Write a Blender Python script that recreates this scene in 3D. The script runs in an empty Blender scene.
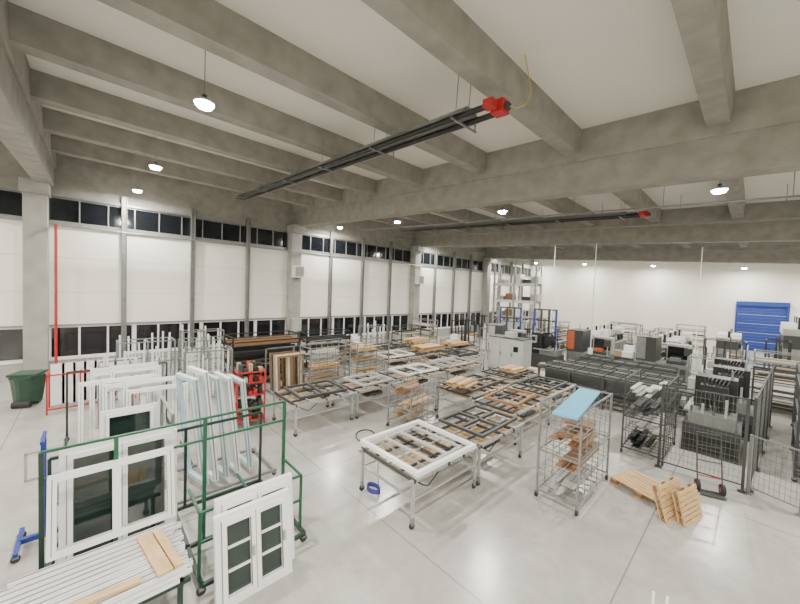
import bpy, math, random
from mathutils import Matrix, Vector
random.seed(7)
SC=bpy.context.scene.collection
R=math.radians
# ---------------------------------------------------------------- materials
def mat(name,col,rough=.6,metal=0,var=.12,scale=3.0,emit=None,es=0,stretch=(1,1,1),bump=0,detail=4,coat=0):
    m=bpy.data.materials.new(name); m.use_nodes=True; nt=m.node_tree; b=nt.nodes['Principled BSDF']
    b.inputs['Roughness'].default_value=rough; b.inputs['Metallic'].default_value=metal
    if coat: b.inputs['Coat Weight'].default_value=coat
    tc=nt.nodes.new('ShaderNodeTexCoord'); mp=nt.nodes.new('ShaderNodeMapping'); mp.inputs['Scale'].default_value=stretch
    nz=nt.nodes.new('ShaderNodeTexNoise'); nz.inputs['Scale'].default_value=scale; nz.inputs['Detail'].default_value=detail
    cr=nt.nodes.new('ShaderNodeValToRGB'); cr.color_ramp.elements[0].position=.3; cr.color_ramp.elements[1].position=.7
    c=Vector(col)
    cr.color_ramp.elements[0].color=(*(c*(1-var)),1); cr.color_ramp.elements[1].color=(*[min(1,x*(1+var*.6)) for x in c],1)
    nt.links.new(tc.outputs['Object'],mp.inputs[0]); nt.links.new(mp.outputs[0],nz.inputs['Vector'])
    nt.links.new(nz.outputs[0],cr.inputs[0]); nt.links.new(cr.outputs[0],b.inputs['Base Color'])
    if bump:
        bp=nt.nodes.new('ShaderNodeBump'); bp.inputs['Strength'].default_value=bump; bp.inputs['Distance'].default_value=.02
        nt.links.new(nz.outputs[0],bp.inputs['Height']); nt.links.new(bp.outputs[0],b.inputs['Normal'])
    if emit:
        b.inputs['Emission Color'].default_value=(*emit,1); b.inputs['Emission Strength'].default_value=es
    return m
CONC=mat('concrete',(.265,.255,.225),.85,0,.2,2.6,bump=.15,detail=10)
CONC2=mat('concrete_column',(.34,.335,.31),.85,0,.18,2,bump=.2,detail=8)
CEIL=mat('ceiling_panel',(.70,.68,.615),.8,0,.03,.7)
PANEL=mat('wall_panel',(.84,.82,.755),.6,0,.03,.6)
PLINTH=mat('plinth',(.44,.44,.42),.7,0,.1,1.5)
FARW=mat('far_wall_paint',(.70,.68,.61),.7,0,.05,.4)
STEEL=mat('galvanised_steel',(.25,.26,.255),.42,.5,.15,5)
ALU=mat('aluminium',(.46,.47,.46),.38,.55,.08,6)
LGREY=mat('light_grey_paint',(.40,.405,.39),.45,0,.06,3)
DGREY=mat('dark_grey_paint',(.042,.045,.045),.5,0,.2,4)
BLACK=mat('black_paint',(.009,.010,.010),.5,0,.3,6)
PVC=mat('white_pvc',(.80,.80,.79),.32,0,.04,4)
TEAL=mat('pale_teal_film',(.46,.61,.65),.35,0,.06,4)
GREEN=mat('green_paint',(.010,.09,.045),.45,0,.2,5)
DGREEN=mat('dark_green_paint',(.008,.03,.02),.45,0,.2,5)
RED=mat('red_paint',(.42,.02,.018),.45,0,.15,5)
ORANGE=mat('orange_paint',(.50,.11,.04),.45,0,.1,5)
BLUE=mat('blue_paint',(.012,.038,.24),.45,0,.08,4)
BLUE2=mat('blue_paint_light',(.05,.10,.38),.45,0,.08,4)
SKYB=mat('sky_blue_board',(.08,.42,.68),.5,0,.04,4)
YEL=mat('yellow_paint',(.6,.42,.08),.5,0,.1,5)
WOOD=mat('pine_wood',(.58,.39,.19),.6,0,.2,4,stretch=(1,6,6))
WOOD2=mat('brown_wood',(.28,.15,.07),.6,0,.25,4,stretch=(1,6,6))
CARD=mat('cardboard',(.36,.25,.15),.8,0,.12,4)
RUB=mat('rubber',(.03,.03,.03),.8,0,.2,6)
BINL=mat('bin_green',(.02,.06,.035),.5,0,.15,4)
WIRE=mat('wire_grey',(.16,.17,.17),.45,.4,.1,5)
HOSE=mat('blue_hose',(.06,.06,.30),.4,0,.1,5)
def glassmat(n,col,rough):
    m=mat(n,col,rough,0,.2,1.2); m.node_tree.nodes['Principled BSDF'].inputs['Specular IOR Level'].default_value=.8; return m
NIGHT=glassmat('night_glass',(.008,.010,.013),.08)
PGLASS=glassmat('green_glass',(.014,.028,.024),.06)
LAMP=mat('lamp_glow',(1,1,1),.5,0,0,1,emit=(1,.97,.91),es=160)
def floormat():
    m=mat('sealed_concrete_floor',(.45,.442,.415),.36,0,.12,.35,detail=8,bump=0)
    nt=m.node_tree; b=nt.nodes['Principled BSDF']
    b.inputs['Specular IOR Level'].default_value=.65
    old=b.inputs['Base Color'].links[0].from_socket
    tc=nt.nodes.new('ShaderNodeTexCoord'); sp=nt.nodes.new('ShaderNodeSeparateXYZ'); nt.links.new(tc.outputs['Object'],sp.inputs[0])
    ms=[]
    for ax,per,off in (('X',5.2,1.1),('Y',5.2,1.5)):
        a=nt.nodes.new('ShaderNodeMath');a.operation='ADD';a.inputs[1].default_value=off+520
        nt.links.new(sp.outputs[ax],a.inputs[0])
        p=nt.nodes.new('ShaderNodeMath');p.operation='MODULO';p.inputs[1].default_value=per;nt.links.new(a.outputs[0],p.inputs[0])
        l=nt.nodes.new('ShaderNodeMath');l.operation='LESS_THAN';l.inputs[1].default_value=.018;nt.links.new(p.outputs[0],l.inputs[0]);ms.append(l)
    mx=nt.nodes.new('ShaderNodeMath');mx.operation='MAXIMUM';nt.links.new(ms[0].outputs[0],mx.inputs[0]);nt.links.new(ms[1].outputs[0],mx.inputs[1])
    n2=nt.nodes.new('ShaderNodeTexNoise');n2.inputs['Scale'].default_value=1.3;n2.inputs['Detail'].default_value=12;n2.inputs['Roughness'].default_value=.74
    nt.links.new(tc.outputs['Object'],n2.inputs['Vector'])
    r2=nt.nodes.new('ShaderNodeValToRGB');r2.color_ramp.elements[0].position=.3;r2.color_ramp.elements[0].color=(.72,.72,.72,1);r2.color_ramp.elements[1].position=.65;r2.color_ramp.elements[1].color=(1,1,1,1)
    nt.links.new(n2.outputs[0],r2.inputs[0])
    mu=nt.nodes.new('ShaderNodeMix');mu.data_type='RGBA';mu.blend_type='MULTIPLY';mu.inputs[0].default_value=1
    nt.links.new(old,mu.inputs[6]);nt.links.new(r2.outputs[0],mu.inputs[7])
    mj=nt.nodes.new('ShaderNodeMix');mj.data_type='RGBA';nt.links.new(mx.outputs[0],mj.inputs[0]);nt.links.new(mu.outputs[2],mj.inputs[6]);mj.inputs[7].default_value=(.2,.19,.18,1)
    nt.links.new(mj.outputs[2],b.inputs['Base Color'])
    rr=nt.nodes.new('ShaderNodeMapRange');rr.inputs[3].default_value=.12;rr.inputs[4].default_value=.34;nt.links.new(n2.outputs[0],rr.inputs[0]);nt.links.new(rr.outputs[0],b.inputs['Roughness'])
    return m
FLOOR=floormat()
# ---------------------------------------------------------------- mesh builder
class B:
    def __init__(s): s.v=[];s.f=[];s.fm=[];s.sm=[];s.mats=[];s.M=Matrix.Identity(4)
    def mi(s,m):
        if m not in s.mats: s.mats.append(m)
        return s.mats.index(m)
    def add(s,vs,fs,m,smooth=False):
        o=len(s.v); s.v+= [s.M@Vector(p) for p in vs]; k=s.mi(m)
        for f in fs: s.f.append([i+o for i in f]); s.fm.append(k); s.sm.append(smooth)
        return s
    HF=[(0,3,2,1),(4,5,6,7),(0,1,5,4),(1,2,6,5),(2,3,7,6),(3,0,4,7)]
    def box(s,x0,x1,y0,y1,z0,z1,m):
        return s.add([(x0,y0,z0),(x1,y0,z0),(x1,y1,z0),(x0,y1,z0),(x0,y0,z1),(x1,y0,z1),(x1,y1,z1),(x0,y1,z1)],s.HF,m)
    def bar(s,a,b,w,m,h=None):
        h=h or w; a=Vector(a);b=Vector(b); d=(b-a).normalized()
        ref=Vector((0,0,1)) if abs(d.z)<.95 else Vector((0,1,0))
        sd=d.cross(ref).normalized(); up=sd.cross(d); sd=sd*w/2; up=up*h/2
        return s.add([a-sd-up,a+sd-up,a+sd+up,a-sd+up,b-sd-up,b+sd-up,b+sd+up,b-sd+up],[(0,1,2,3),(7,6,5,4),(0,4,5,1),(1,5,6,2),(2,6,7,3),(3,7,4,0)],m)
    def cyl(s,a,b,r,m,n=10,r2=None):
        r2=r if r2 is None else r2; a=Vector(a);b=Vector(b); d=(b-a).normalized()
        ref=Vector((0,0,1)) if abs(d.z)<.95 else Vector((1,0,0))
        x=d.cross(ref).normalized(); y=d.cross(x)
        vs=[]
        for c,rr in ((a,r),(b,r2)):
            for i in range(n):
                t=2*math.pi*i/n; vs.append(c+x*rr*math.cos(t)+y*rr*math.sin(t))
        fs=[(i,(i+1)%n,n+(i+1)%n,n+i) for i in range(n)]
        s.add(vs,fs,m,True); s.add(vs[:n],[tuple(range(n))[::-1]],m); s.add(vs[n:],[tuple(range(n))],m); return s
    def path(s,pts,r,m,n=6):
        for i in range(len(pts)-1): s.cyl(pts[i],pts[i+1],r,m,n)
        return s
    def rect(s,c,ux,uy,w,t,m,h=None):
        c=Vector(c);ux=Vector(ux);uy=Vector(uy); eu=ux.normalized()*t/2
        s.bar(c-ux-uy,c-ux+uy,t,m,h); s.bar(c+ux-uy,c+ux+uy,t,m,h); s.bar(c-ux-uy-eu,c+ux-uy+eu,t,m,h); s.bar(c-ux+uy-eu,c+ux+uy+eu,t,m,h); return s
    def castor(s,x,y,r=.06):
        s.cyl((x-.018,y,r),(x+.018,y,r),r,RUB,12); s.box(x-.028,x+.028,y-.03,y+.03,r*1.2,r*2.1,STEEL); return s
    def mesh(s,name):
        me=bpy.data.meshes.new(name); me.from_pydata([tuple(p) for p in s.v],[],s.f)
        for m in s.mats: me.materials.append(m)
        me.polygons.foreach_set('material_index',s.fm); me.polygons.foreach_set('use_smooth',s.sm); me.update(); return me
    def obj(s,name,loc=(0,0,0),rz=0,rx=0,ry=0,bevel=0):
        return put(name,s.mesh(name),loc,rz,rx,ry,bevel)
def put(name,me,loc=(0,0,0),rz=0,rx=0,ry=0,bevel=0,sc=(1,1,1)):
    o=bpy.data.objects.new(name,me); SC.objects.link(o)
    o.matrix_world=Matrix.Translation(loc)@Matrix.Rotation(R(rz),4,'Z')@Matrix.Rotation(R(ry),4,'Y')@Matrix.Rotation(R(rx),4,'X')@Matrix.Diagonal((*sc,1))
    if bevel:
        b=o.modifiers.new('bevel','BEVEL'); b.width=bevel; b.segments=2; b.limit_method='ANGLE'
    return o
# ---------------------------------------------------------------- room shell
XL=-19.1; YF=40.5; XR=12; YN=-8
SL=.058
def zg(x): return 6.43-SL*x
def zb(x): return zg(x)+.90
def zc(x): return zg(x)+1.48
B().box(XL-.3,XR+.3,YN-.3,YF+.3,-.2,0,FLOOR).obj('floor')
b=B(); x0,x1=XL-.3,XR+.3;y0,y1=YN-.3,YF+.3
b.add([(x0,y0,zc(x0)),(x1,y0,zc(x1)),(x1,y1,zc(x1)),(x0,y1,zc(x0)),(x0,y0,zc(x0)+.3),(x1,y0,zc(x1)+.3),(x1,y1,zc(x1)+.3),(x0,y1,zc(x0)+.3)],B.HF,CEIL); b.obj('ceiling')
B().box(XL-.3,XR+.3,YF,YF+.3,0,zc(XL),FARW).obj('wall_far')
B().box(XR,XR+.3,YN,YF,0,zc(XR)+.1,FARW).obj('wall_right')
B().box(XL,XR,YN-.3,YN,0,zc(XL),PANEL).obj('wall_near')
cols=[-1.5,8.9,19.2,29.6,40.2]
b=B(); b.box(XL-.3,XL,YN,YF,0,.72,PLINTH); b.box(XL-.28,XL-.01,YN,YF,2.03,6.2,PANEL); b.box(XL-.3,XL+.02,YN,YF,7.2,9.2,CONC)
b.box(XL-.34,XL-.28,YN,YF,.72,2.03,NIGHT); b.box(XL-.34,XL-.28,YN,YF,6.2,7.2,NIGHT)
for z in (3.4,4.8): b.box(XL-.012,XL-.004,YN,YF,z,z+.012,PLINTH)
b.obj('wall_left')
wn=1
edges=[YN]+cols
for i in range(len(edges)-1):
    ya,yb=edges[i]+.3,edges[i+1]-.3
    for (za,zt,fm,nn) in ((.72,2.03,PVC,12),(6.2,7.2,STEEL,12)):
        b=B(); n=max(2,round((yb-ya)/.87)); st=(yb-ya)/n
        b.box(XL-.12,XL-.02,ya,yb,za,za+.06,fm); b.box(XL-.12,XL-.02,ya,yb,zt-.06,zt,fm)
        for k in range(n+1):
            w=.07 if za<1 else .045
            if za<1 and k%3==0: w=.16
            b.box(XL-.12,XL-.015,ya+k*st-w/2,ya+k*st+w/2,za+.06,zt-.06,fm)
        b.box(XL-.10,XL-.08,ya,yb,za+.06,zt-.06,NIGHT)
        b.obj('window_%d'%wn); wn+=1
B().box(XL,XL+.10,YN,YF,6.08,6.2,STEEL).box(XL,XL+.08,YN,YF,7.2,7.28,STEEL).obj('trim_1')
B().box(XL,XL+.05,YN,YF,2.03,2.10,STEEL).box(XL,XL+.08,YN,YF,.66,.72,PVC).obj('trim_2')
for y in cols:
    b=B(); b.box(XL+.0,XL+.55,y-.32,y+.32,0,zg(XL)+.02,CONC2); b.box(XL,XL+.85,y-.38,y+.38,zg(XL)-.45,zg(XL)+.02,CONC2)
    b.obj('concrete_column',bevel=.015)
for i in range(4):
    for k in (1,2,3):
        y=cols[i]+(cols[i+1]-cols[i])*k/4
        b=B(); b.box(XL+.02,XL+.2,y-.09,y-.07,0,7.6,STEEL);b.box(XL+.02,XL+.2,y+.07,y+.09,0,7.6,STEEL);b.box(XL+.1,XL+.12,y-.07,y+.07,0,7.6,STEEL)
        b.obj('steel_wall_post')
def sheared(b,xa,xb,ya,yb,fl,fh,m):
    b.add([(xa,ya,fl(xa)),(xb,ya,fl(xb)),(xb,yb,fl(xb)),(xa,yb,fl(xa)),(xa,ya,fh(xa)),(xb,ya,fh(xb)),(xb,yb,fh(xb)),(xa,yb,fh(xa))],B.HF,m)
GY=.22
for y in cols[:-1]:
    y+=GY
    b=B(); sheared(b,XL,XR,y-.25,y+.25,zg,lambda x:zg(x)+.75,CONC); sheared(b,XL,XR,y-.32,y+.32,lambda x:zg(x)+.72,lambda x:zc(x)+.02,CONC)
    b.obj('roof_girder',bevel=.02)
bx=[-.66+2.66*k for k in range(-6,5)]
ye=[YN]+[c+GY for c in cols]
for x in bx:
    for i in range(len(ye)-1):
        b=B(); w=.165; ya,yb=ye[i]+(.32 if i else 0),min(ye[i+1]-.32,YF)
        pts=[]
        for y in (ya,yb):
            pts+=[(x-w,y,zb(x)),(x+w,y,zb(x)),(x+w+.04,y,zc(x)+.02),(x-w-.04,y,zc(x)+.02)]
        b.add(pts,[(0,1,2,3),(7,6,5,4),(0,4,5,1),(1,5,6,2),(3,2,6,7),(0,3,7,4)],CONC); b.obj('roof_beam')
b=B(); yd=YF-.01; b.box(-.95,1.75,yd-.12,yd,0,3.75,BLUE)
for k in range(1,15): b.box(-.95,1.75,yd-.14,yd-.12,k*.25-.015,k*.25+.015,BLUE2 if k%3 else LGREY)
b.box(-1.1,-.95,yd-.2,yd,0,3.9,BLUE);b.box(1.75,1.9,yd-.2,yd,0,3.9,BLUE);b.box(-1.1,1.9,yd-.25,yd,3.75,4.1,BLUE)
b.obj('door_1')
# ---------------------------------------------------------------- lamps
def lampmesh():
    b=B(); b.cyl((0,0,.0),(0,0,.04),.16,ALU,24); b.cyl((0,0,.04),(0,0,.09),.10,ALU,20,.06); b.cyl((0,0,.09),(0,0,.15),.04,DGREY,12)
    b.cyl((0,0,-.06),(0,0,0),.115,LAMP,24,.155); b.cyl((0,0,.15),(0,0,1.17),.008,STEEL,6); return b.mesh('high_bay_lamp')
LM=lampmesh()
ld=bpy.data.lights.new('led_disc','AREA'); ld.shape='DISK'; ld.size=.3; ld.energy=375; ld.color=(1,.955,.87)
for y in (1.45,11.4,20.8,31,38.5,-5.5):
    for x in (-17.9,-12.6,-6.7,-.75,4.4,9.4):
        z=zc(x)-1.2
        if abs(x+.75)<.1: z+=.0
        o=put('high_bay_lamp',LM,(x,y,z))
        l=bpy.data.objects.new('led_disc',ld); SC.objects.link(l); l.parent=o; l.location=(0,0,-.08)
# ---------------------------------------------------------------- tube heaters
def heater(cable):
    b=B(); L=12.6
    for dy in (-.15,.15): b.cyl((0,dy,-.02),(-L,dy,-.02),.05,BLACK,10)
    b.add([(-.4,-.28,-.02),(-.4,-.12,.13),(-.4,.12,.13),(-.4,.28,-.02),(-L,-.28,-.02),(-L,-.12,.13),(-L,.12,.13),(-L,.28,-.02)],[(0,1,5,4),(1,2,6,5),(2,3,7,6),(4,5,1,0),(5,6,2,1),(6,7,3,2)],ALU)
    b.cyl((-L,-.15,0),(-L,.15,0),.05,DGREY,10)
    b.cyl((-.3,.42,.1),(-L+1,.42,.1),.03,ALU,8)
    b.box(0,.22,-.02,.2,-.08,.12,RED); b.box(-.02,.15,-.22,-.06,-.06,.07,RED); b.box(.22,.28,.04,.14,-.04,.06,DGREY)
    for k in range(6):
        x=-.6-k*2.3; b.bar((x,-.29,-.07),(x,.46,-.07),.03,STEEL); b.cyl((x,-.18,.12),(x,-.18,.78),.008,STEEL,5); b.cyl((x,.18,.12),(x,.18,.78),.008,STEEL,5); b.bar((x,.42,-.07),(x,.42,.1),.02,STEEL)
    if cable: b.path([(.28,.1,.0),(.4,.12,-.06),(.52,.18,-.02),(.55,.25,.2),(.45,.3,.5),(.35,.3,.85)],.008,YEL)
    return b.mesh('radiant_tube_heater')
HT=math.degrees(math.atan(SL))
put('radiant_tube_heater',heater(True),(-3.15,4.85,zg(-3)+.44),ry=HT)
put('radiant_tube_heater',heater(False),(-3.0,14.6,zg(-3)+.44),ry=HT)
b=B()
for y in (13.2,16.5,23.2,26.5,33.5):
    b.cyl((XL+.6,y,zg(XL)+.35),(XR,y,zg(XR)+.35),.03,STEEL,6)
    for k in range(12): 
        x=XL+1+k*2.66; b.cyl((x,y,zg(x)+.35),(x,y,zc(x)),.01,STEEL,5)
b.obj('ceiling_conduit')
b=B(); b.cyl((XL+.75,-.95,0),(XL+.75,-.95,6.0),.045,RED,8); b.cyl((XL+.75,-.95,6.0),(XL+.2,-.95,6.0),.045,RED,8); b.obj('sprinkler_pipe')
b=B(); b.cyl((XL+.62,-.8,6.0),(XL+.62,28,6.0),.03,STEEL,8); b.obj('compressed_air_pipe')
def unit():
    b=B(); b.box(0,.42,-.3,.3,0,.7,PVC); b.box(.42,.44,-.25,.25,.06,.64,LGREY)
    for k in range(6): b.box(.44,.455,-.24,.24,.1+k*.085,.12+k*.085,STEEL)
    b.bar((-.05,0,-.05),(.3,0,-.05),.06,STEEL); b.cyl((.2,.2,.7),(.2,.2,1.4),.03,PVC,8); return b.mesh('wall_air_heater')
UM=unit()
put('wall_air_heater',UM,(XL+.56,8.9,4.5)); put('wall_air_heater',UM,(XL+.56,19.2,4.5))
put('electrical_box',B().box(0,.25,-.28,.28,0,.8,LGREY).box(.25,.27,-.24,.24,.05,.75,LGREY).cyl((.27,.15,.35),(.3,.15,.35),.03,RED,10).mesh('eb'),(XL+.56,8.9,1.3))
# ---------------------------------------------------------------- windows & frames
def windowunit(w,h,ns,muntin=0,glass=True,fm=PVC,d=.08):
    b=B(); f=.07
    b.box(-w/2,-w/2+f,-d/2,d/2,0,h,fm); b.box(w/2-f,w/2,-d/2,d/2,0,h,fm); b.box(-w/2+f,w/2-f,-d/2,d/2,0,f,fm); b.box(-w/2+f,w/2-f,-d/2,d/2,h-f,h,fm)
    sw=(w-2*f)/ns
    for i in range(ns):
        xa=-w/2+f+i*sw; xb=xa+sw; s=.065; y0,y1=-d/2-.025,d/2-.005
        b.box(xa+.004,xa+s,y0,y1,f,h-f,fm); b.box(xb-s,xb-.004,y0,y1,f,h-f,fm); b.box(xa+s,xb-s,y0,y1,f,f+s,fm); b.box(xa+s,xb-s,y0,y1,h-f-s,h-f,fm)
        if glass:
            b.box(xa+s,xb-s,-.012,.012,f+s,h-f-s,PGLASS)
            for k in range(muntin):
                z=f+s+(h-2*f-2*s)*(k+1)/(muntin+1); b.box(xa+s,xb-s,-.03,.03,z-.015,z+.015,fm)
        b.box(xb-s+.01,xb-s+.04,y0-.03,y0,h*.5-.06,h*.5+.06,ALU)
        b.box(xa+s-.006,xa+s,y0-.002,y0+.01,f+s,h-f-s,DGREY); b.box(xb-s,xb-s+.006,y0-.002,y0+.01,f+s,h-f-s,DGREY)
        b.box(xa-.002,xa+.006,y0-.0,y0+.02,f,h-f,STEEL)
    return b.mesh('w')
def frameonly(w,h,fm=PVC,mull=0,d=.08,f=.08):
    b=B(); b.box(-w/2,-w/2+f,-d/2,d/2,0,h,fm); b.box(w/2-f,w/2,-d/2,d/2,0,h,fm); b.box(-w/2+f,w/2-f,-d/2,d/2,0,f,fm); b.box(-w/2+f,w/2-f,-d/2,d/2,h-f,h,fm)
    g=f*.45
    b.box(-w/2+g,-w/2+g+.008,-d/2-.004,-d/2,g,h-g,STEEL); b.box(w/2-g-.008,w/2-g,-d/2-.004,-d/2,g,h-g,STEEL)
    for x in (-w/2-.003,w/2-.003): b.box(x,x+.006,-.012,.012,.02,h-.02,STEEL)
    for i in range(mull):
        x=-w/2+w*(i+1)/(mull+1); b.box(x-.04,x+.04,-d/2,d/2,f,h-f,fm)
    return b.mesh('f')
W1=windowunit(1.22,1.62,2); W2=windowunit(.96,1.12,2,2)
put('white_window_unit',W1,(-5.80,.33,.2),rz=90,rx=-4)
put('white_window_unit',windowunit(1.0,1.5,1),(-5.98,.5,.2),rz=90,rx=-4)
put('muntin_window',W2,(-4.26,1.60,.0),rz=90,rx=-8)
put('muntin_window',windowunit(1.02,1.2,2,2),(-4.42,1.68,.03),rz=90,rx=-8)
b=B(); X0=-5.45
for y in (-.4,.25,1.25,2.46): b.bar((X0,y,.12),(X0,y,2.0),.045,GREEN if y>-.3 else DGREEN)
for z in (2.0,1.68): b.bar((X0,-.4,z),(X0,2.46,z),.03,GREEN)
for y in (-.4,1.05,2.46):
    b.bar((-6.5,y,.14),(-4.62 if y>0 else X0,y,.14),.05,DGREEN); b.castor(-6.45,y,.055); b.castor(-4.65 if y>0 else X0,y,.055)
for x in (-6.5,-5.45,-4.62): b.bar((x,-.4 if x<-5 else 1.05,.14),(x,2.46,.14),.05,DGREEN)
for y in (1.05,1.7,2.46): b.bar((-4.78,y,.14),(-4.78,y,1.0),.035,GREEN); b.bar((-4.78,y,1.0),(X0,y,1.0),.03,GREEN)
b.bar((-4.78,1.05,1.0),(-4.78,2.46,1.0),.03,GREEN); b.bar((-4.78,1.05,.6),(-4.78,2.46,.6),.03,GREEN)
for y in (-.4,1.2,2.46): b.bar((-6.5,y,.14),(-6.5,y,1.5),.04,DGREEN)
b.bar((-6.5,-.4,1.5),(-6.5,2.46,1.5),.04,DGREEN)
b.obj('green_glazing_rack')
b=B(); x0,x1,y0,y1=-5.2,-4.2,-.6,.85
for x in (x0+.05,x1-.05):
    for y in (y0+.2,y1-.1): b.bar((x,y,.1),(x,y,.62),.05,DGREEN); b.castor(x,y,.055)
    b.bar((x,y0,.62),(x,y1,.62),.05,DGREEN); b.bar((x,y0+.2,.25),(x,y1-.1,.25),.04,DGREEN)
for y in (y0+.2,y1-.1): b.bar((x0,y,.62),(x1,y,.62),.05,DGREEN)
b.obj('profile_cart')
b=B()
for r in range(3):
    for k in range(11):
        x=x0+.05+k*.088+random.uniform(-.008,.008); e=random.uniform(-.12,.06)
        b.box(x,x+.055,y0+e,y1+e,.65+r*.06,.65+r*.06+.05,PVC)
        b.box(x+.018,x+.040,y0+e+.002,y1+e-.002,.65+r*.06+.05,.65+r*.06+.054,STEEL)
        b.box(x+.01,x+.045,y1+e,y1+e+.002,.66+r*.06,.69+r*.06,DGREY)
b.obj('white_profile_bundle')
b=B(); b.box(-.42,.42,-.07,.07,0,.03,WOOD); b.box(-.36,.42,.085,.17,0,.03,WOOD); b.obj('wooden_plank',(-4.62,.55,.826),rz=8)
b=B(); b.box(-.5,.5,-.045,.045,0,.028,WOOD); b.obj('wooden_plank',(-4.32,-.1,.826),rz=86)
put('white_frame',frameonly(1.2,.9,mull=1),(-5.22,.25,.84),rz=90,rx=-12)
for i,(x,y,rz,h) in enumerate([(-7.3,1.55,14,2.1),(-7.35,1.75,12,2.2),(-7.35,1.95,10,2.05),(-7.4,2.2,6,2.0),(-7.4,2.45,5,1.9)]):
    put('film_wrapped_frame',frameonly(.72,h,TEAL if i in(0,2,4) else PVC,d=.08,f=.08,mull=i%2),(x,y,.14),rz=rz,rx=6)
b=B()
for x in (-7.95,-6.75):
    b.bar((x,1.0,.1),(x,2.9,.1),.05,STEEL); b.castor(x,1.05,.04);b.castor(x,2.85,.04); b.bar((x,1.05,.1),(x,1.05,1.7),.045,STEEL)
for z in (.1,1.0,1.7): b.bar((-7.95,1.05,z),(-6.75,1.05,z),.04,STEEL)
b.bar((-7.95,2.85,.1),(-6.75,2.85,.1),.04,STEEL)
b.obj('frame_stand')
DF=[frameonly(1.1,1.55,mull=0),frameonly(1.35,1.65,mull=1),frameonly(.95,1.7),windowunit(.9,1.3,1)]
for i in range(7):
    put('white_door_frame',DF[i%3],(-11.0+i*.17,.55+.14*(i%3),.15),rz=90,rx=-6)
for i in range(6): put('white_door_frame',DF[(i+1)%3],(-9.45+i*.15,.5+.12*i,.15),rz=88,rx=-5)
put('white_window_unit',DF[3],(-8.35,.6,.15),rz=90,rx=-6)
b=B()
for y in (-.4,1.6):
    b.bar((-11.4,y,.12),(-8.15,y,.12),.05,DGREEN); b.bar((-11.3,y,.12),(-11.3,y,1.7),.04,DGREEN)
    for x in (-11.3,-9.7,-8.2): b.castor(x,y,.05)
b.bar((-11.3,-.4,1.7),(-11.3,1.6,1.7),.035,DGREEN)
b.obj('green_glazing_rack')
b=B(); b.bar((-7.5,-.75,.12),(-6.8,-.75,.12),.05,BLUE); b.bar((-7.5,-.3,.12),(-6.8,-.3,.12),.05,BLUE); b.bar((-7.15,-.75,.12),(-7.15,-.3,.12),.07,BLUE)
b.bar((-7.15,-.5,.12),(-7.15,-.5,1.6),.06,BLUE); b.rect((-7.15,-.5,1.2),(0,.18,0),(0,0,.2),0,.03,ALU); b.bar((-7.4,-.5,1.6),(-6.9,-.5,1.6),.04,BLUE)
for x in (-7.45,-6.85):
    for y in (-.75,-.3): b.castor(x,y,.05)
b.obj('lifting_trolley')
b=B()
for y in (-.9,-.2,.5,1.2):
    b.bar((-13.8,y,0),(-13.8,y,1.15),.04,RED); b.bar((-14.6,y,0),(-14.6,y,1.15),.04,RED); b.bar((-14.6,y,1.15),(-13.8,y,1.15),.04,RED)
for x in (-13.8,-14.6):
    for z in (.15,1.15): b.bar((x,-.9,z),(x,1.2,z),.04,RED)
for k in range(8): b.bar((-14.2,-.7+k*.24,.17),(-14.2,-.7+k*.24,1.4),.05,PVC,.3)
b.obj('red_profile_rack')
b=B(); b.cyl((0,0,.12),(0,0,.95),.34,BINL,4,.44); b.box(-.33,.33,-.33,.33,.95,1.02,BINL); b.cyl((-.2,-.3,.1),(.2,-.3,.1),.1,RUB,14);b.box(-.2,.2,.1,.25,0,.13,BINL); b.box(-.25,.25,-.4,-.34,.9,.95,BINL)
b.obj('green_waste_bin',(-15.3,-1.4,0),rz=70)
def cagerack(L,H,D,pm,n,fm=STEEL):
    b=B()
    for x in (-L/2,0,L/2):
        for y in (-D/2,D/2): b.bar((x,y,.1),(x,y,H),.05,fm); b.castor(x,y,.05)
    for z in (.12,H*.55,H):
        for y in (-D/2,D/2): b.bar((-L/2,y,z),(L/2,y,z),.04,fm)
        for x in (-L/2,0,L/2): b.bar((x,-D/2,z),(x,D/2,z),.04,fm)
    for k in range(n):
        x=-L/2+.08+(L-.16)*k/(n-1); h=random.uniform(.75,1.2)*H; y=random.uniform(-D*.3,D*.3)
        b.bar((x,y,.14),(x+random.uniform(-.05,.05),y+random.uniform(-.1,.1),h),.05,pm,.08)
    return b.mesh('cage_rack')
put('white_profile_rack',cagerack(1.7,1.7,.9,PVC,14),(-15.9,1.6,0),rz=90)
put('white_profile_rack',cagerack(1.5,1.7,.9,PVC,12),(-15.3,3.4,0),rz=95)
put('white_profile_rack',cagerack(1.4,1.6,.8,PVC,12),(-12.4,.9,0),rz=90)
put('white_profile_rack',cagerack(1.6,1.8,.7,PVC,8),(-17.3,3.8,0),rz=90)
put('white_profile_rack',cagerack(1.4,1.7,.7,PVC,9),(-12.8,3.0,0),rz=80)
def shelfrack(L,H,D,levels,fm,cm,n=8,castors=True,seed=1):
    rn=random.Random(seed); b=B()
    for x in (-L/2,L/2):
        for y in (-D/2,D/2):
            b.bar((x,y,.1),(x,y,H),.05,fm)
            if castors: b.castor(x,y,.05)
            else: b.box(x-.06,x+.06,y-.06,y+.06,0,.1,fm)
        for k in range(levels+1): b.bar((x,-D/2,.15+(H-.15)*k/levels),(x,D/2,.15+(H-.15)*k/levels),.04,fm)
    for k in range(levels+1):
        z=.15+(H-.15)*k/levels
        for y in (-D/2,D/2): b.bar((-L/2,y,z),(L/2,y,z),.04,fm)
        if k<levels:
            for i in range(n):
                y=-D/2+.06+(D-.12)*i/max(1,n-1)
                for r in range(rn.randint(1,3)):
                    m=rn.choice(cm); e=rn.uniform(-.12,.12)
                    b.box(-L/2+e,L/2+e,y-.03,y+.03,z+.02+r*.055,z+.07+r*.055,m)
    return b.mesh('shelf_rack')
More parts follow.
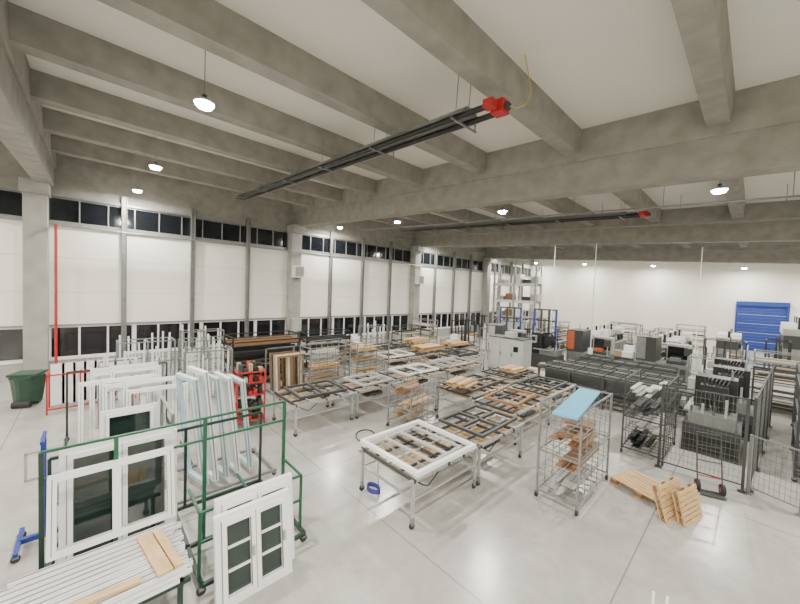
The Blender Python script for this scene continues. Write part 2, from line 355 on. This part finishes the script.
put('black_profile_rack',shelfrack(2.7,1.95,1.1,5,BLACK,[BLACK,BLACK,DGREY,BLACK,WOOD2],11,seed=3),(-13.9,5.3,0),rz=90)
put('black_profile_rack',shelfrack(2.4,1.8,.9,4,BLACK,[BLACK,DGREY,WOOD2],8,seed=5),(-14.6,8.6,0),rz=90)
b=B(); rn=random.Random(4)
for x in (-.36,.36):
    for y in (-.28,.28): b.bar((x,y,.1),(x,y,1.55),.04,RED); b.castor(x,y,.05)
for z in (.2,.55,.9,1.25,1.55):
    b.rect((0,0,z),(.36,0,0),(0,.28,0),0,.035,RED)
    b.box(-.34,.34,-.26,.26,z,z+.015,DGREY)
    for k in range(5):
        for j in range(2): b.box(-.32+k*.13,-.22+k*.13,-.24+j*.25,-.02+j*.25,z+.015,z+rn.uniform(.08,.24),rn.choice([RED,RED,BLACK,BLACK,DGREY,LGREY,CARD,RED]))
b.obj('red_tool_cart',(-9.75,3.35,0),rz=80)
# ---------------------------------------------------------------- work tables
def worktable(W,L,h=.85,style=0,seed=0):
    rn=random.Random(seed); b=B()
    for x in (-W/2,W/2):
        for k in range(2):
            y=-L/2+L*k; b.bar((x,y,.1),(x,y,h-.03),.05,ALU); b.castor(x,y,.055)
            b.cyl((x,y,.1),(x,y,.2),.035,STEEL,8)
        b.bar((x,-L/2-.1,h-.03),(x,L/2+.1,h-.03),.055,ALU); b.bar((x,-L/2,.5),(x,L/2,.5),.035,ALU)
    for k in range(2):
        y=-L/2+L*k; b.bar((-W/2,y,.5),(W/2,y,.5),.035,ALU)
    n=int(L/.45)
    for k in range(n+1):
        y=-L/2+L*k/n; b.bar((-W/2-.05,y,h-.02),(W/2+.05,y,h-.02),.035,[DGREY,ALU,DGREY][k%3],.06)
    nx=3
    for k in range(1,nx+1):
        x=-W/2+W*k/(nx+1); b.bar((x,-L/2,h-.02),(x,L/2,h-.02),.03,DGREY if k%2 else ALU,.05)
    zs=h-.12 if style!=2 else .52
    x=-W/2+.04
    while x<W/2-.1:
        w=.125; b.box(x,min(x+w,W/2-.03),-L/2+.04+rn.uniform(0,.03),L/2-.04-rn.uniform(0,.05),zs,zs+.025,WOOD if rn.random()>.1 else LGREY); x+=w+.02
    for y in (-L/2+.1,L/2-.1): b.bar((-W/2,y,zs-.02),(W/2,y,zs-.02),.035,ALU)
    for k in range(5):
        x=rn.uniform(-W/2+.1,W/2-.1); y=rn.uniform(-L/2+.1,L/2-.1); s=rn.uniform(.03,.08)
        b.box(x,x+s,y,y+s*rn.uniform(1,3),h+.012,h+.03+rn.uniform(0,.04),rn.choice([RED,BLACK,DGREY,LGREY,BLACK,DGREY]))
    if seed!=1: 
        for k in range(3): b.box(-W/2+.15+k*.4,-W/2+.4+k*.4,-L*.2,L*.15,.52,.60+.05*(k%2),[DGREY,CARD,DGREY][k])
    b.path([(W/2,-L/2,h),(W/2+.03,-L/2+.2,.7),(W/2+.02,-L/2+.35,.62),(W/2+.03,-L/2+.55,.75),(W/2,-L/2+.7,h)],.012,BLACK,5)
    return b.mesh('work_table')
T14=[worktable(1.4,1.8,style=0,seed=1),worktable(1.4,1.8,style=0,seed=2),worktable(1.4,2.3,style=1,seed=3),worktable(1.3,2.1,style=2,seed=4)]
put('assembly_table',T14[0],(-4.43,4.85,0)); put('assembly_table',T14[1],(-4.43,6.8,0))
for (x,y,k) in [(-8.85,4.9,0),(-8.85,6.9,1),(-8.9,9.15,2),(-8.9,11.6,2),(-6.4,9.6,2),(-4.8,9.3,3),(-6.5,12.0,2),(-4.9,11.6,3),(-11.6,10.6,2),(-11.6,13.1,3),(-10.1,13.9,3),(-11.8,15.6,2),(-13.6,11.6,2),(-13.6,14.2,3)]:
    put('assembly_table',T14[k],(x,y,0))
def lyingframe(W,L,fm,mull=1,d=.07,f=.08,cross=0):
    b=B(); b.box(-W/2,-W/2+f,-L/2,L/2,0,d,fm);b.box(W/2-f,W/2,-L/2,L/2,0,d,fm);b.box(-W/2+f,W/2-f,-L/2,-L/2+f,0,d,fm);b.box(-W/2+f,W/2-f,L/2-f,L/2,0,d,fm)
    for i in range(mull):
        y=-L/2+L*(i+1)/(mull+1); b.box(-W/2+f,W/2-f,y-.035,y+.035,0,d,fm)
    for i in range(cross):
        x=-W/2+W*(i+1)/(cross+1); b.box(x-.035,x+.035,-L/2+f,L/2-f,0,d,fm)
    return b
lyingframe(1.6,1.68,PVC,0,cross=0).obj('white_window_frame',(-4.43,4.78,.925))
lyingframe(1.3,.9,LGREY,1,d=.04,f=.05).obj('window_frame_on_table',(-4.43,4.9,.925),rz=2)
for (x,y,W,L,m,mu,cr,rz) in [(-4.4,6.85,1.2,1.6,DGREY,1,1,2),(-8.85,4.95,1.2,1.5,DGREY,1,0,-3),(-8.8,6.9,1.1,1.3,LGREY,0,1,2),(-6.4,9.5,1.1,1.9,DGREY,1,1,3),(-4.85,9.2,1.0,1.5,WOOD2,0,0,6),(-8.9,9.2,1.1,1.7,PVC,1,0,0),(-6.5,12.0,1.2,1.8,DGREY,2,0,0),(-4.9,11.5,1.1,1.6,DGREY,1,0,0),(-11.6,10.6,1.2,1.6,PVC,1,0,0),(-10.1,13.8,1.1,1.6,DGREY,1,0,0),(-8.9,11.6,1.2,1.8,LGREY,2,0,0),(-13.6,11.6,1.2,1.8,DGREY,1,1,0)]:
    lyingframe(W,L,m,mu,cross=cr,d=.06,f=.065).obj('window_frame_on_table',(x,y,.925),rz=rz)
def woodstack(W,L,n,m=WOOD,seed=0):
    rn=random.Random(seed); b=B()
    for r in range(n):
        x=-W/2
        while x<W/2-.05:
            w=rn.uniform(.07,.14); b.box(x,x+w-.008,-L/2+rn.uniform(-.05,.05),L/2+rn.uniform(-.05,.05),r*.045,r*.045+.038,m if rn.random()>.25 else WOOD2); x+=w
    return b
for (x,y,z,W,L,n,rz,s) in [(-6.4,8.9,.99,.7,.9,3,10,1),(-11.6,13,.925,1.0,1.5,5,0,3),(-13.7,14.2,.925,.9,1.4,5,4,4),(-6.4,12.2,.99,.6,.9,3,0,6),(-11.8,15.6,.925,.9,1.4,4,0,7)]:
    woodstack(W,L,n,WOOD,s).obj('timber_stack',(x,y,z),rz=rz)
b=B(); pts=[]
for i in range(90):
    t=i/89*2*math.pi*6; pts.append((.16*math.cos(t),.10*math.sin(t),.02+.1*i/89))
b.path(pts,.008,HOSE,5); b.path([pts[-1],(.0,.1,.3),(-.05,.15,.55),(-.0,.2,.68)],.008,HOSE,5); b.obj('coiled_air_hose',(-4.95,4.1,0))
b=B(); pts=[(-7.3+.5*math.cos(t*.35)+.05*t,5.2+.45*math.sin(t*.35)+.03*t,.015) for t in range(30)]
b.path(pts,.014,BLACK,5); b.obj('air_hose')
def trolley(L,W,H,levels,fm=ALU,wire=True,load=None,seed=0):
    rn=random.Random(seed); b=B()
    for x in (-W/2,W/2):
        for y in (-L/2,L/2): b.bar((x,y,.12),(x,y,H),.035,fm); b.castor(x,y,.06)
        for z in [.16,H*.5,H-.02]: b.bar((x,-L/2,z),(x,L/2,z),.03,fm)
        for z in (H*.28,H*.72): b.bar((x,-L/2,z),(x,L/2,z),.012,fm)
        for k in range(1,5): b.bar((x,-L/2+L*k/5,.16),(x,-L/2+L*k/5,H),.012,fm)
    for y in (-L/2,L/2):
        for z in [.16,H*.5,H-.02]: b.bar((-W/2,y,z),(W/2,y,z),.03,fm)
    for lv in range(levels):
        z=.17+(H-.2)*lv/levels
        for k in range(9): b.bar((-W/2,-L/2+L*k/8,z),(W/2,-L/2+L*k/8,z),.012,fm)
        for k in range(4): b.bar((-W/2+W*k/3,-L/2,z),(-W/2+W*k/3,L/2,z),.012,fm)
        if load:
            m=load[lv%len(load)]
            if m:
                for k in range(7):
                    x=-W/2+.05+rn.uniform(0,W-.25); b.box(x,x+rn.uniform(.08,.16),-L/2+.1+rn.uniform(0,.3),L/2-.1-rn.uniform(0,.5),z+.01+k*.035,z+.04+k*.035,m)
    return b.mesh('trolley')
put('shelf_trolley',trolley(1.8,.75,1.92,4,STEEL,load=[LGREY,WOOD2,WOOD2,None],seed=3),(-2.4,7.4,0))
B().box(-.2,.2,-1.05,1.05,0,.035,SKYB).obj('blue_foam_board',(-2.24,6.95,1.935),rz=7)
put('wooden_board',B().box(-.3,.3,-.25,.25,0,.03,WOOD2).mesh('wb'),(-2.4,7.5,1.36),rz=10)
put('shelf_trolley',trolley(1.7,.85,1.95,4,DGREY,load=[BLACK,LGREY,DGREY,LGREY],seed=8),(-1.75,10.95,0))
put('shelf_trolley',trolley(1.6,.8,1.9,4,STEEL,load=[WOOD2,CARD,WOOD,LGREY],seed=9),(-10.6,6.3,0),rz=0)
put('shelf_trolley',trolley(1.6,.8,1.9,4,STEEL,load=[LGREY,WOOD,CARD,WOOD],seed=10),(-10.7,8.3,0),rz=0)
put('shelf_trolley',trolley(1.5,.8,1.3,3,STEEL,load=[CARD,WOOD,WOOD2],seed=12),(-6.9,7.2,0),rz=10)
put('shelf_trolley',trolley(1.5,.8,1.7,3,STEEL,load=[WOOD,LGREY],seed=13),(-12.4,7.6,0),rz=5)
for i in range(5): put('timber_sash_frame',frameonly(1.0,1.35,[WOOD2,DGREY,WOOD,PVC,WOOD2][i],d=.06,f=.07,mull=1),(-12.1+i*.18,5.4,.12),rz=90,rx=-6)
b=B()
for y in (4.85,5.95): b.bar((-12.5,y,.09),(-11,y,.09),.05,STEEL); b.bar((-12.45,y,.1),(-12.45,y,1.6),.05,STEEL); b.castor(-12.4,y,.04); b.castor(-11.1,y,.04)
b.bar((-12.45,4.9,1.6),(-12.45,5.9,1.6),.04,STEEL); b.obj('frame_stand')
def pallet():
    b=B()
    for k in range(7): b.box(-.6,.6,-.4+k*.122,-.4+k*.122+.09,.122,.144,WOOD)
    for x in (-.6,-.07,.46):
        b.box(x,x+.14,-.4,.42,.1,.122,WOOD); b.box(x,x+.14,-.4,.42,0,.022,WOOD)
        for y in (-.4,-.05,.3): b.box(x,x+.14,y,y+.12,.022,.1,WOOD2)
    return b.mesh('pallet')
PM=pallet()
put('wooden_pallet',PM,(-1.28,8.4,0),rz=-20,sc=(.95,.95,1))
put('wooden_pallet',PM,(-.95,7.95,.24),rz=75,rx=72,sc=(.62,.75,.8))
put('wooden_pallet',PM,(-.71,8.05,.24),rz=75,rx=76,sc=(.55,.68,.8))
# ---------------------------------------------------------------- safety fence
def fence(L,H,fm=DGREY):
    b=B()
    for x in (0,L): b.bar((x,0,0),(x,0,H),.05,fm); b.box(x-.07,x+.07,-.07,.07,0,.015,fm)
    for z in (.15,H-.02): b.bar((0,0,z),(L,0,z),.025,fm)
    n=int(L/.07)
    for k in range(1,n): b.bar((L*k/n,0,.15),(L*k/n,0,H),.005,WIRE)
    for k in range(1,int(H/.14)): b.bar((0,0,.15+k*.14),(L,0,.15+k*.14),.005,WIRE)
    return b.mesh('fence')
F15=fence(1.4,2.0)
put('safety_fence',F15,(-1.38,9.95,0),rz=5)
put('safety_fence',F15,(.12,10.25,0),rz=86)
put('safety_fence',F15,(.22,11.75,0),rz=86); put('safety_fence',F15,(.32,13.25,0),rz=86); put('safety_fence',F15,(.42,14.75,0),rz=86)
put('safety_fence',fence(.75,1.25,STEEL),(.1,10.1,0),rz=-22); put('safety_fence',fence(1.2,1.4,STEEL),(.85,9.9,0),rz=70)
FR=shelfrack(2.4,2.1,.8,3,DGREY,[BLACK,DGREY,LGREY,STEEL],7,seed=31)
put('frame_storage_rack',FR,(1.25,12.8,0),rz=88); put('frame_storage_rack',FR,(1.4,15.6,0),rz=88)
b=B()
for x in (-.2,.2): b.cyl((x,0,.1),(x,-.25,1.15),.013,DGREY,8); b.cyl((x-.03,0,.11),(x+.03,0,.11),.11,RUB,16); b.cyl((x-.035,0,.11),(x+.035,0,.11),.04,RED,10)
for z,y in ((.3,-.05),(.6,-.12),(.9,-.19),(1.15,-.25)): b.cyl((-.2,y,z),(.2,y,z),.012,RED if z==.3 else DGREY,8)
b.box(-.2,.2,.0,.25,.02,.035,DGREY); b.obj('hand_truck',(-.45,9.5,0),rz=200)
def conv(L,D,h,n,seed=0):
    b=B()
    for x in [ -L/2+L*k/4 for k in range(5)]:
        for y in (-D/2,D/2): b.bar((x,y,0),(x,y,h),.07,DGREY)
        b.bar((x,-D/2,h),(x,D/2,h),.06,DGREY); b.bar((x,-D/2,h*.45),(x,D/2,h*.45),.05,DGREY)
        for y in (-D/2,D/2): b.box(x-.06,x+.06,y-.06,y+.06,0,.015,DGREY)
    for k in range(n):
        y=-D/2+D*k/(n-1); b.bar((-L/2-.1,y,h+.05),(L/2+.1,y,h+.05),.06,[DGREY,BLACK,STEEL,DGREEN][k%4],.08)
        for j in range(int(L/.5)): b.cyl((-L/2+.25+j*.5,y-.03,h+.1),(-L/2+.25+j*.5,y+.03,h+.1),.03,BLACK,8)
    for y in (-D/2,D/2): b.bar((-L/2,y,h*.45),(L/2,y,h*.45),.05,DGREY)
    for k in range(9): b.bar((-L/2,-D/2+.12+k*(D-.2)/9,h*.45+.06),(L/2-.3*(k%3),-D/2+.12+k*(D-.2)/9,h*.45+.06),.08,[BLACK,DGREY,STEEL,BLACK][k%4],.12)
    b.box(-L/2+.2,L/2-.2,-D/2+.1,-D/2+.14,h-.35,h,DGREY)
    return b.mesh('conv')
put('profile_conveyor',conv(4.6,1.9,1.05,8),(-3.55,14.3,0)); put('profile_conveyor',conv(3.8,1.1,1.0,6),(-3.7,16.2,0)); put('profile_conveyor',conv(3.4,1.1,1.0,6),(-3.9,17.9,0))
def machine1():
    b=B(); b.box(-.55,.55,-.75,.75,0,.75,DGREY); b.box(-.45,.45,-.7,.2,.75,1.05,STEEL); b.box(-.42,.42,.1,.68,.75,1.9,BLACK)
    b.box(-.28,.28,-.35,.2,1.25,1.75,BLACK); b.cyl((0,-.2,1.25),(0,-.2,.98),.07,ALU,12); b.box(-.57,-.45,-.5,.5,1.0,1.05,ALU)
    b.bar((-.45,.5,1.9),(-.45,.5,2.25),.05,ALU); b.box(-.6,-.42,.35,.6,1.35,1.75,LGREY); b.box(-.61,-.6,.38,.57,1.45,1.7,NIGHT)
    for k in range(7): b.path([(-.2+.08*k,.15,1.9),(-.2+.07*k,-.25,1.95-.03*k),(-.15+.05*k,-.4,1.4),(-.1+.05*k,-.3,1.1)],.015,BLACK,6)
    b.box(-.5,.5,-.77,-.75,.1,.5,BLACK); b.cyl((.3,.5,1.9),(.3,.5,2.1),.025,STEEL,10)
    for k in range(4): b.bar((-.4+k*.22,-.6,1.05),(-.4+k*.22,-.6,1.2+.1*k),.05,[DGREY,ALU][k%2])
    return b.mesh('m1')
M1=machine1()
put('drilling_machine',M1,(-.62,12.4,0)); put('drilling_machine',M1,(-.4,14.6,0)); put('drilling_machine',M1,(-.5,16.7,0)); put('drilling_machine',M1,(-7.8,18.6,0),rz=90)
def cabinet(W,D,H):
    b=B(); b.box(-W/2,W/2,-D/2,D/2,.1,H,LGREY); b.box(-W/2+.04,W/2-.04,-D/2+.04,D/2-.04,0,.1,BLACK)
    for k in range(3):
        xa=-W/2+.03+k*(W-.06)/3; b.box(xa+.012,xa+(W-.06)/3-.012,-D/2-.015,-D/2,.15,H-.05,LGREY); b.box(xa+.06,xa+.08,-D/2-.04,-D/2-.015,H*.5,H*.6,BLACK)
        b.box(xa-.002,xa+.008,-D/2-.002,-D/2,.12,H-.02,BLACK)
    b.box(-W/2,W/2,-D/2-.03,D/2,H,H+.04,DGREY); b.box(W/2-.5,W/2-.25,-D/2-.03,-D/2-.015,H*.65,H*.8,NIGHT); b.box(-.2,.3,-.2,.2,H+.04,H+.3,LGREY); return b.mesh('cab')
CB=cabinet(1.9,.9,1.75)
put('control_cabinet',CB,(-8.5,15.8,0),rz=0,bevel=.01); put('control_cabinet',CB,(-13.6,25.4,0),rz=30)
def machine2(acc):
    b=B(); b.box(-1.0,1.0,-.7,.7,0,.9,STEEL); b.box(-1.0,-.2,-.7,.7,.9,2.1,DGREY); b.box(-.99,-.62,-.72,-.7,1.0,2.05,acc); b.box(.1,1.0,.1,.7,.9,1.8,LGREY)
    b.box(.15,.95,.08,.1,1.1,1.7,NIGHT); b.bar((1.0,-.6,.9),(1.0,-.6,1.9),.05,ALU); b.box(.85,1.15,-.7,-.55,1.4,1.75,DGREY); b.cyl((-.6,0,2.1),(-.6,0,2.4),.03,STEEL,8)
    for k in range(4): b.box(-.1+k*.28,.1+k*.28,-.71,-.7,.2,.75,DGREY)
    b.box(.2,.9,-.5,.05,.9,1.05,DGREY); b.box(.3,.7,-.4,-.1,1.05,1.2,acc)
    return b.mesh('m2')
put('welding_machine',machine2(ORANGE),(-6.2,20.6,0)); put('welding_machine',machine2(STEEL),(-3.0,21.0,0),rz=0); put('welding_machine',machine2(LGREY),(-10.2,18.6,0),rz=20)
def machine3(L):
    b=B(); b.box(-.7,.7,-L/2,L/2,0,.8,STEEL); b.box(-.6,.5,-L/2,L/2,.8,1.3,DGREY)
    n=int(L/.8)
    for k in range(n):
        y=-L/2+.05+k*L/n
        if k%3!=2: b.box(-.65,.55,y,y+L/n-.1,1.3,1.55+.2*(k%2),PVC if k%2 else LGREY)
        b.box(.5,.6,y+.1,y+.4,.9,1.2,[BLACK,DGREY,LGREY][k%3]); b.cyl((0,y+.3,1.3),(0,y+.3,2.0),.07,[BLACK,ALU][k%2],8)
    b.bar((.9,-L/2,.85),(.9,L/2,.85),.06,ALU)
    for k in range(n): b.bar((.9,-L/2+k*L/n,0),(.9,-L/2+k*L/n,.85),.05,ALU)
    return b.mesh('m3')
M3=machine3(7)
put('profile_machining_centre',M3,(-7.4,27,0)); put('profile_machining_centre',M3,(-3.4,27,0)); put('profile_machining_centre',machine3(4),(1.9,33,0),sc=(1,1,1.6))
put('profile_machining_centre',machine3(4),(-1.1,33.5,0))
def lift():
    b=B(); b.box(-.9,.9,-.5,.5,.08,.3,BLUE)
    for x in (-.7,-.25,.25,.7): b.box(x-.06,x+.06,-.08,.08,.25,3.0,DGREY if abs(x)<.5 else BLUE)
    for z in (1.2,2.2,2.95): b.box(-.76,.76,-.06,.06,z,z+.1,DGREY)
    b.box(-.5,.5,-.6,-.1,.9,1.1,BLACK); b.box(-.6,.6,.1,.7,.25,1.1,BLUE)
    for x in (-.3,.3): b.box(x-.05,x+.05,-1.3,-.5,.15,.2,BLACK)
    for x in (-.8,.8): b.cyl((x-.1,.3,.2),(x+.1,.3,.2),.2,RUB,14)
    return b.mesh('lift')
LF=lift(); put('forklift',LF,(-12.1,22.4,0),rz=25); put('forklift',LF,(-9.8,22.9,0),rz=10)
def prack(L,H,D,lv):
    b=B()
    for x in (-L/2,0,L/2):
        for y in (-D/2,D/2): b.bar((x,y,0),(x,y,H),.16,LGREY)
        for k in range(int(H/1.0)): b.bar((x,-D/2,k*1.0+.2),(x,D/2,k*1.0+.9),.04,LGREY)
    for z in lv:
        for y in (-D/2,D/2): b.bar((-L/2,y,z),(L/2,y,z),.06,PVC if z>3 else LGREY,.26 if z>3 else .14)
        b.box(-L/2,L/2,-D/2,D/2,z+.07,z+.09,LGREY)
        for k in range(5):
            if (k*3+int(z*2))%4==0: continue
            x=-L/2+.3+k*L/5; h=.4+.5*((k*7)%3)/2; b.box(x+.05,x+L/5*.8,-D/2+.1,D/2-.1,z+.09,z+.09+h,[LGREY,WOOD2,PVC,DGREY][k%4])
    return b.mesh('prack')
put('pallet_rack',prack(4.2,6.6,1.1,[.3,1.8,3.3,4.9]),(-15.7,30,0))
def boxpal(s):
    rn=random.Random(s); b=B()
    for k in range(5): b.box(-.6,.6,-.4+k*.17,-.4+k*.17+.12,.11,.14,WOOD)
    for x in (-.6,-.07,.46): b.box(x,x+.14,-.4,.4,0,.11,WOOD2)
    for i in range(2):
        for j in range(2):
            for k in range(rn.randint(1,3)): b.box(-.55+i*.56,-.02+i*.56,-.38+j*.4,0+j*.4,.14+k*.34,.47+k*.34,rn.choice([CARD,LGREY,PVC,DGREY]))
    return b.mesh('bp')
BP=[boxpal(i) for i in range(4)]
rn=random.Random(11)
spots=[(-15.9,11.2),(-16.8,13.4),(-15.8,15.5),(-16.5,18),(-13.8,17.6),(-14.7,20.3),(-15.8,22.5),(-11.9,19.9),(-9.9,25.2),(-10.6,27.5),(-11.5,30),(-12.7,28),(-5.3,23.6),(-5.4,28),(-5.0,34.2),(-7.5,33),(-9.5,34.2),(-1.0,25.2),(-1.0,28.5),(-1.0,19.2),(1.0,18.8),(1.0,21.5),(.9,25.4),(1.0,28.6),(-12.5,33),(-15,35),(-7.8,36.5),(-3.6,37),(-1.0,22),(-17,26),(-6.8,15.4),(-5.3,31.2),(-3.2,23.3)]
CR=[cagerack(1.6,1.6,.9,PVC,9),cagerack(1.6,1.9,.9,DGREY,7,BLACK),shelfrack(1.8,1.6,.9,3,DGREY,[PVC,DGREY,WOOD,BLACK],7,seed=21),shelfrack(1.8,1.9,.8,4,STEEL,[PVC,DGREY,WOOD,LGREY],7,seed=22)]
for i,(x,y) in enumerate(spots):
    k=i%6; z9=rn.choice([0,90])
    if k in (0,4): put('boxes_on_pallet',BP[i%4],(x,y,0),rz=z9)
    elif k==1: put('profile_cart_tall',CR[0],(x,y,0),rz=z9)
    elif k==2: put('profile_storage_rack',CR[2],(x,y,0),rz=z9)
    elif k==3: put('profile_storage_rack',CR[3],(x,y,0),rz=z9)
    else: put('profile_cart_tall',CR[1],(x,y,0),rz=z9)
for (x,y) in ((-5.8,19.3),(-8.6,21.0),(-2.1,24.2)):
    B().cyl((x,y,1.0),(x,y,zg(x)+.35),.022,PVC,8).box(x-.1,x+.1,y-.06,y+.06,1.0,1.3,PVC).box(x-.08,x+.08,y-.08,y+.08,0,.03,PVC).cyl((x,y,0),(x,y,1.0),.03,PVC,8).obj('power_supply_pole')
b=B()
for k in range(4): b.cyl((-.5+.09*k,3.85+.03*(k%2),.2),(-.52+.1*k,3.95+.04*(k%2),1.2),.012,PVC,8)
b.box(-.6,-.1,3.7,4.05,.1,.3,LGREY)
for x in (-.55,-.15):
    for y in (3.75,4.0): b.castor(x,y,.045)
b.obj('rod_holder')
w=bpy.data.worlds.new('world'); bpy.context.scene.world=w; w.use_nodes=True
w.node_tree.nodes['Background'].inputs[0].default_value=(.02,.025,.04,1)
cam=bpy.data.cameras.new('cam'); co=bpy.data.objects.new('camera',cam); SC.objects.link(co)
cam.lens=14.94; cam.sensor_width=36; cam.clip_start=.05
co.matrix_world=Matrix.Translation((0,0,4))@Matrix.Rotation(R(46.9),4,'Z')@Matrix.Rotation(R(90-2.1),4,'X')@Matrix.Rotation(R(2.1),4,'Z')
bpy.context.scene.camera=co
